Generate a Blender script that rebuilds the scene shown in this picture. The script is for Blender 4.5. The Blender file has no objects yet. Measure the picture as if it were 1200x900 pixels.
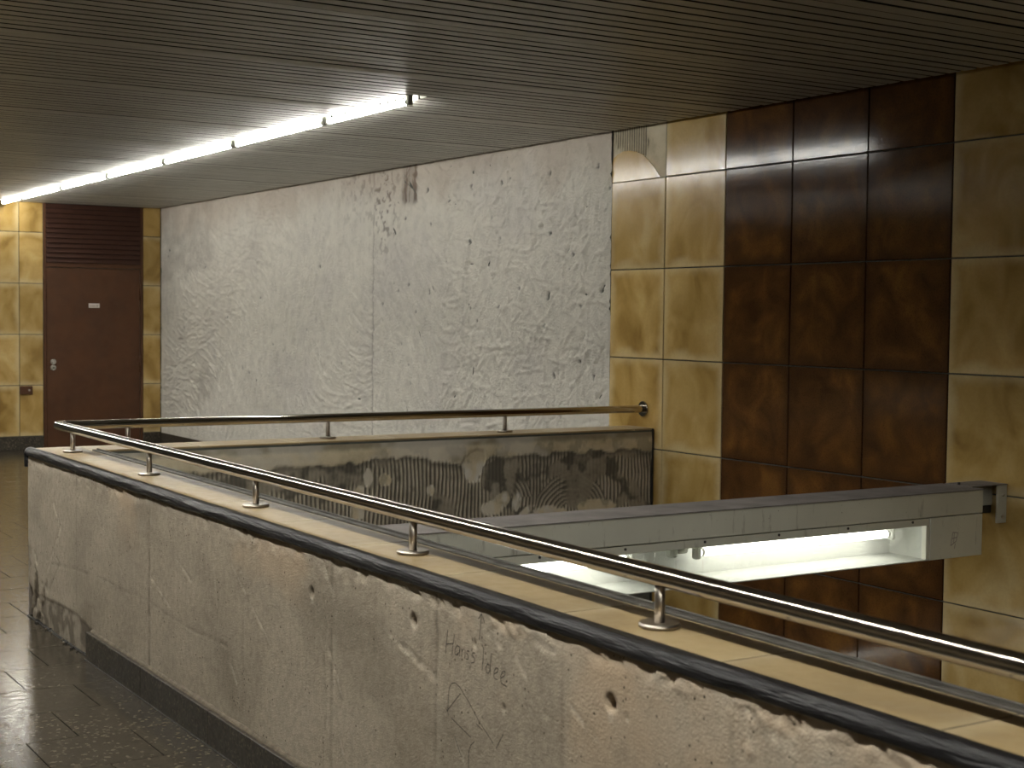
import bpy, bmesh, math, random
import numpy as np
from mathutils import Vector, Matrix

scene = bpy.context.scene
col = scene.collection
random.seed(4)
RNG = np.random.default_rng(7)

# ------------------------------------------------------------------ camera
FPX, YAW, PITCH, ROLL, EYE = 1721.77, 0.5632, 0.0460, 0.0108, 1.634
Fv = np.array([math.sin(YAW) * math.cos(PITCH), math.cos(YAW) * math.cos(PITCH), -math.sin(PITCH)])
R0 = np.cross(Fv, [0, 0, 1]); R0 /= np.linalg.norm(R0); U0 = np.cross(R0, Fv)
Rv = math.cos(ROLL) * R0 + math.sin(ROLL) * U0
Uv = -math.sin(ROLL) * R0 + math.cos(ROLL) * U0
cam_data = bpy.data.cameras.new('camera')
cam = bpy.data.objects.new('camera', cam_data)
col.objects.link(cam)
cam_data.sensor_width = 36.0
cam_data.lens = FPX * 36.0 / 1200.0
cam_data.clip_start = 0.05
m = Matrix.Identity(4)
for i in range(3):
    m[i][0], m[i][1], m[i][2] = Rv[i], Uv[i], -Fv[i]
m[2][3] = EYE
cam.matrix_world = m
cam_data.dof.use_dof = True
cam_data.dof.focus_distance = 6.5
cam_data.dof.aperture_fstop = 6.3
scene.camera = cam

# ------------------------------------------------------------------ world, exposure, lamp brightness
world = bpy.data.worlds.new('world')
scene.world = world
world.use_nodes = True
world.node_tree.nodes['Background'].inputs[0].default_value = (0.02, 0.02, 0.02, 1)
world.node_tree.nodes['Background'].inputs[1].default_value = 0.0
vs = scene.view_settings
vs.view_transform = 'Standard'
vs.look = 'None'
vs.exposure = 0.0
vs.gamma = 1.0
vs.use_curve_mapping = False
LAMP_ROW = 80.0        # radiance of the bare ceiling tubes
LAMP_RECESSED = 165.0   # tubes of the second row, up between the slats
LAMP_BEAM = 15.0       # tubes in the open beam over the stairwell
TUBE_COLOR = (1.0, 0.975, 0.90, 1)

# ------------------------------------------------------------------ measures (metres)
WX = 6.02        # tiled / plastered right wall
DY = 17.643      # back wall
CZ = 2.905       # underside of the ceiling slats
T = 0.6          # tile module
BASE = 0.16      # joint above the skirting
Y0 = 5.27        # wall joint between brown and beige columns
PX0, PX1 = 2.0, 2.275     # front parapet faces
PY0, PY1 = 7.75, 8.02     # rear parapet faces
PTOP = 0.90      # top of the coping
PNEAR = -1.0     # near end of the front parapet / opening
NEARY = -5.0
LEFTX = -3.0
RAILZ = 1.022


def px_on(u, v, axis, val):
    d = Fv + Rv * (u - 600) / FPX - Uv * (v - 450) / FPX
    o = np.array([0, 0, EYE])
    return o + d * (val - o[axis]) / d[axis]


# ------------------------------------------------------------------ numpy noise
def vnoise(x, y, seed=0):
    r = np.random.default_rng(seed)
    tab = r.random((256, 256))
    xi = np.floor(x).astype(int); yi = np.floor(y).astype(int)
    fx = x - xi; fy = y - yi
    fx = fx * fx * (3 - 2 * fx); fy = fy * fy * (3 - 2 * fy)
    a = tab[xi % 256, yi % 256]; b = tab[(xi + 1) % 256, yi % 256]
    c = tab[xi % 256, (yi + 1) % 256]; d = tab[(xi + 1) % 256, (yi + 1) % 256]
    return (a * (1 - fx) + b * fx) * (1 - fy) + (c * (1 - fx) + d * fx) * fy


def fbm(x, y, seed=0, octv=4):
    s = 0; a = 0.5; n = 0
    for k in range(octv):
        s = s + a * vnoise(x * 2 ** k, y * 2 ** k, seed + k); n += a; a *= 0.5
    return s / n


def sstep(a, b, x):
    t = np.clip((x - a) / (b - a), 0, 1)
    return t * t * (3 - 2 * t)


def seg_dist(A, B, p, q):
    """distance of grid points (A,B) to segment p-q, and the position 0..1 along it"""
    px, py = p; dx, dy = q[0] - px, q[1] - py
    L = dx * dx + dy * dy + 1e-12
    t = np.clip(((A - px) * dx + (B - py) * dy) / L, 0, 1)
    return np.hypot(A - px - t * dx, B - py - t * dy), t


# ------------------------------------------------------------------ materials
def new_mat(name):
    mt = bpy.data.materials.new(name)
    mt.use_nodes = True
    nt = mt.node_tree
    nt.nodes.clear()
    out = nt.nodes.new('ShaderNodeOutputMaterial')
    b = nt.nodes.new('ShaderNodeBsdfPrincipled')
    nt.links.new(b.outputs[0], out.inputs[0])
    return mt, nt, b


def N(nt, kind, **kw):
    n = nt.nodes.new(kind)
    for k, v in kw.items():
        if k == 'ins':
            for i, val in v.items():
                if hasattr(val, 'links') or isinstance(val, bpy.types.NodeSocket):
                    nt.links.new(val, n.inputs[i])
                else:
                    n.inputs[i].default_value = val
        else:
            setattr(n, k, v)
    return n


def coords(nt, rand=True, scale=(1, 1, 1)):
    tc = N(nt, 'ShaderNodeTexCoord')
    v = tc.outputs['Object']
    if rand:
        oi = N(nt, 'ShaderNodeObjectInfo')
        mu = N(nt, 'ShaderNodeMath', operation='MULTIPLY', ins={0: oi.outputs['Random'], 1: 57.0})
        ad = N(nt, 'ShaderNodeVectorMath', operation='ADD', ins={0: v, 1: mu.outputs[0]})
        v = ad.outputs[0]
    mp = N(nt, 'ShaderNodeMapping', ins={'Vector': v, 'Scale': scale})
    return mp.outputs[0], tc.outputs['Object']


def noise(nt, vec, scale, detail=4.0, rough=0.55, dist=0.0):
    return N(nt, 'ShaderNodeTexNoise', ins={'Vector': vec, 'Scale': scale, 'Detail': detail, 'Roughness': rough, 'Distortion': dist}).outputs[0]


def ramp(nt, fac, stops, interp='LINEAR'):
    r = N(nt, 'ShaderNodeValToRGB', ins={0: fac})
    cr = r.color_ramp
    cr.interpolation = interp
    while len(cr.elements) > 1:
        cr.elements.remove(cr.elements[-1])
    for i, (p, c) in enumerate(stops):
        e = cr.elements[0] if i == 0 else cr.elements.new(p)
        e.position = p
        if not isinstance(c, tuple):
            c = (c, c, c)
        e.color = (*c, 1)
    return r.outputs[0]


def mix(nt, fac, a, b, mode='MIX'):
    n = N(nt, 'ShaderNodeMix', data_type='RGBA', blend_type=mode)
    for i, v in ((0, fac), (6, a), (7, b)):
        if isinstance(v, bpy.types.NodeSocket):
            nt.links.new(v, n.inputs[i])
        elif isinstance(v, tuple):
            n.inputs[i].default_value = (*v, 1)
        else:
            n.inputs[i].default_value = v
    return n.outputs[2]


def bump(nt, b, h, strength=0.3, dist=0.01):
    n = N(nt, 'ShaderNodeBump', ins={'Height': h, 'Strength': strength, 'Distance': dist})
    nt.links.new(n.outputs[0], b.inputs['Normal'])


def setb(nt, b, **kw):
    for k, v in kw.items():
        k = k.replace('_', ' ')
        if isinstance(v, bpy.types.NodeSocket):
            nt.links.new(v, b.inputs[k])
        elif isinstance(v, tuple):
            b.inputs[k].default_value = (*v, 1)
        else:
            b.inputs[k].default_value = v


def attr(nt, name):
    return N(nt, 'ShaderNodeAttribute', attribute_name=name).outputs['Fac']


M = {}


def plain(name, colour, rough=0.5, metal=0.0, var=0.12, scale=9.0, bmp=0.0):
    mt, nt, b = new_mat(name)
    v, _ = coords(nt)
    n = noise(nt, v, scale)
    dark = tuple(c * (1 - var * 2) for c in colour)
    lite = tuple(min(1, c * (1 + var)) for c in colour)
    setb(nt, b, Base_Color=ramp(nt, n, [(0.3, dark), (0.7, lite)]), Metallic=metal,
         Roughness=ramp(nt, noise(nt, v, scale * 2.3), [(0.3, max(0, rough - 0.08)), (0.7, min(1, rough + 0.1))]))
    if bmp:
        bump(nt, b, noise(nt, v, scale * 4), bmp, 0.004)
    M[name] = mt
    return mt


def edge_factor(nt, obj_vec, a, bb):
    ab = N(nt, 'ShaderNodeVectorMath', operation='ABSOLUTE', ins={0: obj_vec})
    sp = N(nt, 'ShaderNodeSeparateXYZ', ins={0: ab.outputs[0]})
    m1 = N(nt, 'ShaderNodeMath', operation='MAXIMUM', ins={0: sp.outputs[0], 1: sp.outputs[1]})
    m2 = N(nt, 'ShaderNodeMath', operation='MAXIMUM', ins={0: m1.outputs[0], 1: sp.outputs[2]})
    wob = noise(nt, obj_vec, 5.0, 2.0)
    m3 = N(nt, 'ShaderNodeMath', operation='MULTIPLY_ADD', ins={0: wob, 1: 0.10, 2: m2.outputs[0]})
    r = N(nt, 'ShaderNodeMapRange', interpolation_type='SMOOTHSTEP', ins={0: m3.outputs[0], 1: a, 2: bb})
    return r.outputs[0]


def mat_beige_tile(name, rough=0.17, stretch=(1.0, 1.0, 0.75), pale=0.0, lo=0.82, hi=1.05):
    mt, nt, b = new_mat(name)
    v, o = coords(nt, True, stretch)
    v3, _o = coords(nt, True)
    big = noise(nt, v, 3.6, 2.5, 0.5, 0.7)
    c1 = ramp(nt, big, [(0.28, (0.27, 0.165, 0.045)), (0.45, (0.42, 0.275, 0.088)), (0.60, (0.52, 0.360, 0.135)), (0.78, (0.60, 0.45, 0.21))])
    e = edge_factor(nt, o, 0.27, 0.36)
    c2 = mix(nt, e, c1, (0.60, 0.47, 0.25))
    fine = noise(nt, v3, 60.0, 3.0)
    c3 = mix(nt, 0.25, c2, ramp(nt, fine, [(0.35, 0.72), (0.6, 1.0)]), 'MULTIPLY')
    oi = N(nt, 'ShaderNodeObjectInfo')
    val = ramp(nt, oi.outputs['Random'], [(0, lo), (1, hi)])
    c4 = mix(nt, 1.0, c3, val, 'MULTIPLY')
    if pale:
        c4 = mix(nt, pale, c4, (0.40, 0.335, 0.23))
    setb(nt, b, Base_Color=c4, Roughness=ramp(nt, noise(nt, v3, 25.0), [(0.3, rough - 0.05), (0.7, rough + 0.06)]), Specular_IOR_Level=0.36)
    bump(nt, b, noise(nt, v3, 14.0, 3.0), 0.10, 0.004)
    M[name] = mt


def mat_brown_tile():
    mt, nt, b = new_mat('brown_tile')
    v, o = coords(nt, True)
    big = noise(nt, v, 4.5, 3.0, 0.5, 0.6)
    c1 = ramp(nt, big, [(0.30, (0.055, 0.024, 0.009)), (0.5, (0.098, 0.043, 0.013)), (0.72, (0.16, 0.074, 0.018))])
    e = edge_factor(nt, o, 0.26, 0.37)
    c2 = mix(nt, e, c1, (0.058, 0.026, 0.010))
    fl = ramp(nt, noise(nt, v, 120.0, 3.0, 0.6), [(0.36, 0.4), (0.5, 1.0)])
    c3 = mix(nt, 0.45, c2, fl, 'MULTIPLY')
    setb(nt, b, Base_Color=c3, Roughness=ramp(nt, noise(nt, v, 40.0), [(0.3, 0.09), (0.7, 0.13)]), Specular_IOR_Level=0.20)
    bump(nt, b, noise(nt, v, 75.0, 2.0), 0.12, 0.002)
    M['brown_tile'] = mt


def mat_plaster():
    mt, nt, b = new_mat('raw_plaster')
    v, o = coords(nt, False)
    n1 = noise(nt, v, 0.9, 5.0, 0.6)
    c = ramp(nt, n1, [(0.30, (0.66, 0.63, 0.59)), (0.5, (0.75, 0.72, 0.65)), (0.68, (0.80, 0.77, 0.70))])
    n2 = noise(nt, v, 9.0, 6.0, 0.7)
    c = mix(nt, 0.5, c, ramp(nt, n2, [(0.32, 0.70), (0.55, 1.0)]), 'MULTIPLY')
    c = mix(nt, attr(nt, 'grime_shade'), c, (0.16, 0.13, 0.115))
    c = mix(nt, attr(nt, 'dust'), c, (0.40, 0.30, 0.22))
    c = mix(nt, attr(nt, 'pit'), c, (0.05, 0.055, 0.05))
    setb(nt, b, Base_Color=c, Roughness=0.92, Specular_IOR_Level=0.2)
    h = noise(nt, v, 55.0, 5.0, 0.7)
    bump(nt, b, h, 1.0, 0.022)
    M['raw_plaster'] = mt


def mat_concrete():
    mt, nt, b = new_mat('bare_concrete')
    v, o = coords(nt, False)
    n1 = noise(nt, v, 1.7, 6.0, 0.62, 0.4)
    c = ramp(nt, n1, [(0.30, (0.355, 0.302, 0.232)), (0.5, (0.48, 0.412, 0.318)), (0.70, (0.56, 0.487, 0.382))])
    n2 = noise(nt, v, 34.0, 6.0, 0.75)
    c = mix(nt, 0.8, c, ramp(nt, n2, [(0.30, 0.60), (0.60, 1.0)]), 'MULTIPLY')
    c = mix(nt, attr(nt, 'rust'), c, (0.55, 0.41, 0.275))
    c = mix(nt, attr(nt, 'pale'), c, (0.64, 0.57, 0.46))
    c = mix(nt, attr(nt, 'grime_shade'), c, (0.11, 0.09, 0.066))
    # small air pores
    vo = N(nt, 'ShaderNodeTexVoronoi', ins={'Vector': v, 'Scale': 42.0})
    pore = ramp(nt, vo.outputs['Distance'], [(0.10, 1.0), (0.20, 0.0)])
    sel = ramp(nt, noise(nt, v, 11.0, 2.0), [(0.50, 0.0), (0.58, 1.0)])
    pf = mix(nt, 1.0, pore, sel, 'MULTIPLY')
    c = mix(nt, pf, c, (0.07, 0.055, 0.04))
    setb(nt, b, Base_Color=c, Roughness=0.9, Specular_IOR_Level=0.2)
    h = noise(nt, v, 130.0, 4.0, 0.7)
    bump(nt, b, h, 0.6, 0.006)
    M['bare_concrete'] = mt


def mat_mortar():
    mt, nt, b = new_mat('combed_mortar')
    v, o = coords(nt, False)
    n1 = noise(nt, v, 6.0, 6.0, 0.65)
    pl = ramp(nt, n1, [(0.32, (0.48, 0.41, 0.275)), (0.55, (0.66, 0.575, 0.405)), (0.75, (0.72, 0.65, 0.49))])
    mo = ramp(nt, n1, [(0.30, (0.27, 0.24, 0.185)), (0.55, (0.48, 0.425, 0.33)), (0.75, (0.57, 0.51, 0.41))])
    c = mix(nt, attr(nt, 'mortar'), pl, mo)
    c = mix(nt, attr(nt, 'grime_shade'), c, (0.080, 0.074, 0.060))
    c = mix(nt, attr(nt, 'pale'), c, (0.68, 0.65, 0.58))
    setb(nt, b, Base_Color=c, Roughness=0.9, Specular_IOR_Level=0.2)
    bump(nt, b, noise(nt, v, 90.0, 4.0, 0.7), 0.4, 0.004)
    M['combed_mortar'] = mt


def mat_terrazzo(name, dark=1.0, rough=0.13):
    mt, nt, b = new_mat(name)
    v, o = coords(nt, True)
    vo = N(nt, 'ShaderNodeTexVoronoi', ins={'Vector': v, 'Scale': 95.0})
    sp = N(nt, 'ShaderNodeSeparateColor', ins={0: vo.outputs['Color']})
    chip = ramp(nt, sp.outputs[0], [(0.0, (0.034, 0.028, 0.020)), (0.40, (0.055, 0.046, 0.033)), (0.75, (0.085, 0.071, 0.049)), (0.92, (0.17, 0.145, 0.10)), (1.0, (0.24, 0.21, 0.15))], 'CONSTANT')
    g = noise(nt, v, 2.0, 4.0)
    c = mix(nt, 0.5, chip, ramp(nt, g, [(0.3, 0.6), (0.7, 1.1)]), 'MULTIPLY')
    c = mix(nt, 1.0, c, (dark, dark, dark), 'MULTIPLY')
    setb(nt, b, Base_Color=c, Roughness=ramp(nt, noise(nt, v, 30.0, 5.0), [(0.3, rough), (0.7, rough + 0.14)]), Specular_IOR_Level=0.5)
    bump(nt, b, sp.outputs[1], 0.05, 0.002)
    M[name] = mt


def mat_steel():
    mt, nt, b = new_mat('brushed_steel')
    v, o = coords(nt, False, (60, 1.2, 60))
    v2, _ = coords(nt, False)
    n = noise(nt, v2, 5.0, 4.0)
    c = ramp(nt, n, [(0.3, (0.43, 0.39, 0.34)), (0.7, (0.55, 0.51, 0.46))])
    r = ramp(nt, noise(nt, v2, 12.0, 5.0), [(0.3, 0.12), (0.7, 0.14)])
    setb(nt, b, Base_Color=(0.46, 0.42, 0.37), Metallic=1.0, Roughness=0.115)
    M['brushed_steel'] = mt


def mat_foil():
    mt, nt, b = new_mat('black_foil')
    v, o = coords(nt, False, (14, 1.3, 14))
    n = noise(nt, v, 3.0, 4.0, 0.6)
    setb(nt, b, Base_Color=ramp(nt, n, [(0.3, (0.007, 0.007, 0.008)), (0.75, (0.022, 0.021, 0.022))]), Roughness=ramp(nt, n, [(0.3, 0.32), (0.7, 0.5)]), Specular_IOR_Level=0.3)
    bump(nt, b, n, 0.7, 0.02)
    M['black_foil'] = mt


def mat_painted_metal(name, base, stain, rough=0.45):
    mt, nt, b = new_mat(name)
    v, o = coords(nt, False)
    n = noise(nt, v, 1.6, 5.0, 0.6)
    c = ramp(nt, n, [(0.3, tuple(x * 0.82 for x in base)), (0.7, base)])
    vs_, _ = coords(nt, False, (14, 14, 2.2))
    s = ramp(nt, noise(nt, vs_, 2.0, 5.0, 0.7), [(0.60, 0.0), (0.74, 0.7)])
    c = mix(nt, s, c, stain)
    sp = ramp(nt, noise(nt, v, 75.0, 3.0, 0.7), [(0.68, 0.0), (0.74, 1.0)])
    sel = ramp(nt, noise(nt, v, 3.5, 2.0), [(0.5, 0.0), (0.62, 1.0)])
    c = mix(nt, mix(nt, 1.0, sp, sel, 'MULTIPLY'), c, (0.045, 0.032, 0.022))
    setb(nt, b, Base_Color=c, Roughness=rough, Specular_IOR_Level=0.4)
    M[name] = mt


def mat_emit(name, strength):
    mt = bpy.data.materials.new(name)
    mt.use_nodes = True
    nt = mt.node_tree
    nt.nodes.clear()
    out = nt.nodes.new('ShaderNodeOutputMaterial')
    e = nt.nodes.new('ShaderNodeEmission')
    e.inputs[0].default_value = TUBE_COLOR
    e.inputs[1].default_value = strength
    nt.links.new(e.outputs[0], out.inputs[0])
    M[name] = mt


def mat_pane():
    mt = bpy.data.materials.new('dusty_acrylic')
    mt.use_nodes = True
    nt = mt.node_tree
    nt.nodes.clear()
    out = nt.nodes.new('ShaderNodeOutputMaterial')
    tr = N(nt, 'ShaderNodeBsdfTransparent', ins={0: (0.96, 0.97, 0.96, 1)})
    gl = N(nt, 'ShaderNodeBsdfGlossy', ins={'Roughness': 0.08})
    di = N(nt, 'ShaderNodeBsdfTranslucent', ins={0: (0.7, 0.7, 0.66, 1)})
    v, _ = coords(nt, False)
    dust = ramp(nt, noise(nt, v, 14.0, 5.0, 0.7), [(0.45, 0.02), (0.75, 0.11)])
    m1 = N(nt, 'ShaderNodeMixShader', ins={0: dust, 1: tr.outputs[0], 2: di.outputs[0]})
    m2 = N(nt, 'ShaderNodeMixShader', ins={0: 0.05, 1: m1.outputs[0], 2: gl.outputs[0]})
    nt.links.new(m2.outputs[0], out.inputs[0])
    M['dusty_acrylic'] = mt


mat_beige_tile('beige_tile')
mat_beige_tile('coping_tile', 0.36, (1.3, 0.45, 1.0), 0.40, 0.62, 0.76)
mat_brown_tile()
mat_plaster()
mat_concrete()
mat_mortar()
mat_terrazzo('terrazzo_floor', 0.85, 0.12)
mat_terrazzo('terrazzo_base', 0.85, 0.3)
mat_steel()
plain('satin_steel', (0.42, 0.38, 0.33), 0.36, 1.0, 0.04)
mat_foil()
mat_painted_metal('grey_paint', (0.62, 0.62, 0.53), (0.17, 0.15, 0.11))
mat_painted_metal('inner_white', (0.50, 0.51, 0.47), (0.34, 0.32, 0.28), 0.3)
mat_emit('tube_light', LAMP_ROW)
mat_emit('tube_light_recessed', LAMP_RECESSED)
mat_emit('tube_light_beam', LAMP_BEAM)
mat_pane()
plain('beam_top_dust', (0.20, 0.18, 0.172), 0.75, 0, 0.15, 6)
plain('grout', (0.11, 0.115, 0.10), 0.9, 0, 0.15, 20)
plain('slat_paint', (0.54, 0.53, 0.48), 0.42, 0, 0.06, 3)
plain('void_black', (0.012, 0.011, 0.010), 0.9)
plain('door_brown', (0.078, 0.027, 0.006), 0.58, 0, 0.10, 4)
plain('louver_brown', (0.048, 0.018, 0.010), 0.55, 0, 0.10, 4)
plain('lock_metal', (0.62, 0.60, 0.56), 0.3, 1.0, 0.05)
plain('sign_white', (0.72, 0.66, 0.62), 0.5, 0, 0.03)
plain('print_grey', (0.30, 0.27, 0.26), 0.6, 0, 0.05)
plain('dark_trim', (0.060, 0.055, 0.045), 0.65, 0.0, 0.2, 12)
plain('lamp_white', (0.62, 0.62, 0.56), 0.45, 0, 0.05)
plain('holder_plastic', (0.50, 0.52, 0.47), 0.4, 0, 0.05)
plain('dark_plastic', (0.03, 0.03, 0.028), 0.5)
plain('pencil_grey', (0.040, 0.036, 0.032), 0.7, 0, 0.2, 60)
plain('wall_paint', (0.20, 0.16, 0.10), 0.6, 0, 0.15, 2)
plain('pit_concrete', (0.24, 0.21, 0.17), 0.85, 0, 0.15, 3)
plain('lead_caulk', (0.030, 0.028, 0.025), 0.6, 0, 0.2, 20)
plain('rubble', (0.17, 0.14, 0.10), 0.9, 0, 0.2, 30, 0.5)

# ------------------------------------------------------------------ builders
WLOC = {}


def link(name, mesh, mat=None, parent=None, loc=(0, 0, 0), rot=(0, 0, 0)):
    o = bpy.data.objects.new(name, mesh)
    col.objects.link(o)
    loc = Vector(loc)
    WLOC[o] = loc
    o.location = loc - WLOC[parent] if parent else loc
    o.rotation_euler = rot
    if parent:
        o.parent = parent
    if mat and mesh and not mesh.materials:
        mesh.materials.append(M[mat])
    return o


def empty(name, loc, label, cat, group=None):
    o = link(name, None, None, None, loc)
    o.empty_display_size = 0.1
    return tag(o, label, cat, group)


def tag(o, label, cat, group=None):
    o['label'] = label
    o['category'] = cat
    if group:
        o['group'] = group
    return o


def struct(o, label=None, cat=None):
    o['kind'] = 'structure'
    if label:
        o['label'] = label
    if cat:
        o['category'] = cat
    return o


def mesh_bm(bm, name='mesh', smooth=False):
    me = bpy.data.meshes.new(name)
    bm.normal_update()
    bm.to_mesh(me)
    bm.free()
    if smooth:
        me.polygons.foreach_set('use_smooth', [True] * len(me.polygons))
    return me


BOXES = {}


def box_mesh(dx, dy, dz, ch=0.0, mat=''):
    key = (round(dx, 4), round(dy, 4), round(dz, 4), ch, mat)
    if key in BOXES:
        return BOXES[key]
    bm = bmesh.new()
    bmesh.ops.create_cube(bm, size=1.0)
    for v in bm.verts:
        v.co = Vector((v.co.x * dx, v.co.y * dy, v.co.z * dz))
    if ch:
        bmesh.ops.bevel(bm, geom=list(bm.edges), offset=ch, segments=1, affect='EDGES')
    me = mesh_bm(bm, 'box')
    BOXES[key] = me
    return me


def box(name, x0, x1, y0, y1, z0, z1, mat, parent=None, ch=0.0):
    me = box_mesh(abs(x1 - x0), abs(y1 - y0), abs(z1 - z0), ch, mat)
    return link(name, me, mat, parent, ((x0 + x1) / 2, (y0 + y1) / 2, (z0 + z1) / 2))


def add_box(bm, x0, x1, y0, y1, z0, z1, ch=0.0):
    r = bmesh.ops.create_cube(bm, size=1.0)
    for v in r['verts']:
        v.co = Vector(((x0 + x1) / 2 + v.co.x * (x1 - x0), (y0 + y1) / 2 + v.co.y * (y1 - y0), (z0 + z1) / 2 + v.co.z * (z1 - z0)))
    if ch:
        es = list({e for v in r['verts'] for e in v.link_edges})
        bmesh.ops.bevel(bm, geom=es, offset=ch, segments=1, affect='EDGES')


def cyl_mesh(r, h, axis='Z', seg=20, ch=0.0, r2=None):
    bm = bmesh.new()
    bmesh.ops.create_cone(bm, cap_ends=True, segments=seg, radius1=r, radius2=r if r2 is None else r2, depth=h)
    if ch:
        es = [e for e in bm.edges if abs(e.verts[0].co.z - e.verts[1].co.z) < 1e-6]
        bmesh.ops.bevel(bm, geom=es, offset=ch, segments=2, affect='EDGES')
    if axis == 'X':
        bmesh.ops.rotate(bm, verts=bm.verts, matrix=Matrix.Rotation(math.pi / 2, 3, 'Y'))
    if axis == 'Y':
        bmesh.ops.rotate(bm, verts=bm.verts, matrix=Matrix.Rotation(math.pi / 2, 3, 'X'))
    for f in bm.faces:
        f.smooth = len(f.verts) == 4
    return mesh_bm(bm, 'cyl')


def grid_mesh(P, attrs=None, smooth=True):
    """P: (nu, nv, 3) array of points"""
    nu, nv, _ = P.shape
    idx = np.arange(nu * nv).reshape(nu, nv)
    q = np.stack([idx[:-1, :-1], idx[1:, :-1], idx[1:, 1:], idx[:-1, 1:]], -1).reshape(-1, 4)
    me = bpy.data.meshes.new('grid')
    me.vertices.add(nu * nv)
    me.vertices.foreach_set('co', P.reshape(-1).astype(np.float32))
    me.loops.add(q.size)
    me.loops.foreach_set('vertex_index', q.reshape(-1).astype(np.int32))
    me.polygons.add(len(q))
    me.polygons.foreach_set('loop_start', np.arange(0, q.size, 4, dtype=np.int32))
    me.polygons.foreach_set('use_smooth', np.full(len(q), smooth))
    me.update(calc_edges=True)
    for k, a in (attrs or {}).items():
        at = me.attributes.new(k, 'FLOAT', 'POINT')
        at.data.foreach_set('value', np.clip(a, 0, 1).reshape(-1).astype(np.float32))
    me.validate()
    return me


def stuff(o):
    o['kind'] = 'stuff'
    return o


# ================================================================== SETTING
# ---- floor: base slab in boxes round the stairwell, tiles on it
bm = bmesh.new()
FT = 0.016
add_box(bm, LEFTX, PX1, NEARY, DY + 0.2, -0.30, -FT)
add_box(bm, PX1, WX + 0.2, PY0, DY + 0.2, -0.30, -FT)
add_box(bm, PX1, WX + 0.2, NEARY, PNEAR, -0.30, -FT)
floor = struct(link('floor', mesh_bm(bm), 'grout'), 'dark polished terrazzo slab floor of the concourse', 'floor')

tiles = []
G = 0.4
rows_y = 5.61
r0, r1 = int(math.floor((NEARY - rows_y) / G)), int(math.ceil((DY - rows_y) / G))
for r in range(r0, r1):
    ya, yb = rows_y + r * G, rows_y + (r + 1) * G
    off = 1.588 if r % 2 == 0 else 1.388
    for c in range(-14, 14):
        xa, xb = off + c * G, off + (c + 1) * G
        y_lo, y_hi = max(ya, NEARY), min(yb, DY)
        x_lo, x_hi = max(xa, LEFTX), min(xb, WX)
        if y_lo < PY1 and y_hi > PNEAR:      # beside the opening
            if y_lo >= PY1 - 0.45 and y_hi > PY1 + 0.02 and x_lo >= PX0 - 0.02:
                y_lo = PY1
            else:
                x_hi = min(x_hi, PX0)
        if y_lo < PY1 - 0.01 and y_hi > PNEAR + 0.01 and x_lo >= PX0 - 0.02:
            continue
        if x_hi - x_lo < 0.03 or y_hi - y_lo < 0.03:
            continue
        mx, my = (x_lo + x_hi) / 2, (y_lo + y_hi) / 2
        d = np.array([mx, my, -EYE]); z = d @ Fv
        u = 600 + FPX * (d @ Rv) / z if z > 0.3 else -9e9
        v = 450 - FPX * (d @ Uv) / z if z > 0.3 else 9e9
        score = 1 / max(z, 0.3) if (z > 0.3 and -330 < u < 600 and v < 1250) else -max(abs(mx - 1), 0.1)
        hidden = mx > PX0 and (mx > 3.6 + (my - 8) * 0.16)
        if hidden:
            score = -9
        tiles.append((score, x_lo, x_hi, y_lo, y_hi))
tiles.sort(key=lambda t: -t[0])
rest = bmesh.new()
for k, (s, xa, xb, ya, yb) in enumerate(tiles):
    g = 0.0016
    if k < 295:
        box('floor_slab', xa + g, xb - g, ya + g, yb - g, -FT, 0.0, 'terrazzo_floor', floor, 0.0015)
    else:
        add_box(rest, xa + g, xb - g, ya + g, yb - g, -FT, 0.0)
stuff(link('floor_slabs_beyond', mesh_bm(rest), 'terrazzo_floor', floor))

# ---- right wall: tiled part and plaster part
YT = Y0 + 5 * T      # 8.27, edge between tiles and plaster
wall_right = struct(box('wall_right', WX + 0.012, WX + 0.25, NEARY, DY + 0.2, -3.4, 3.15, 'grout'),
                    'long side wall, part clad in glazed beige and brown tiles, part bare rough plaster', 'wall')
TH = 0.012
g = 0.0035


def tile_x(ya, yb, za, zb, mat):
    return box('wall_tile', WX - random.uniform(0, 0.0015), WX + TH, ya + g, yb - g, za + g, zb - g, mat, wall_right, 0.003)


zj = [BASE + T * k for k in range(-5, 5)]       # joints -2.84 ... 2.56
ncol = 16
for c in range(ncol):
    yb = YT - c * T
    ya = yb - T
    brown = c in (2, 3, 4) or c in (10, 11, 12)
    for k, za in enumerate(zj):
        zb = za + T
        if k == len(zj) - 1:
            zb = 3.06
        if zb < -1.1:
            continue
        if c == 0 and k == len(zj) - 1:
            continue
        tile_x(ya, yb, za, zb, 'brown_tile' if brown else 'beige_tile')

# broken tile remnant at the top of the first column
rem = [px_on(u, v, 0, WX)[1:] for u, v in ((717.5, 212), (717.3, 193), (719, 186), (724, 181), (730, 177.5), (737, 176.5), (745, 177.5), (753, 181), (760, 188), (766, 195), (771, 203), (774, 207.5))]
rem = [(y, z) for y, z in rem]
rem[0] = (YT - 0.004, zj[-1] + g); rem[-1] = (rem[-1][0], zj[-1] + g)
bm = bmesh.new()
cy = sum(p[0] for p in rem) / len(rem); cz = sum(p[1] for p in rem) / len(rem)
f1 = [bm.verts.new((0, y - cy, z - cz)) for y, z in rem]
f2 = [bm.verts.new((TH, (y - cy) * 1.03, (z - cz) * 1.03)) for y, z in rem]
bm.faces.new(f1[::-1]); bm.faces.new(f2)
for i in range(len(rem)):
    j = (i + 1) % len(rem)
    bm.faces.new((f1[i], f1[j], f2[j], f2[i]))
bmesh.ops.recalc_face_normals(bm, faces=bm.faces)
o = link('broken_tile', mesh_bm(bm), 'beige_tile', wall_right, (WX, cy, cz))
o['label'] = 'rounded remnant of a broken beige tile'

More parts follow.
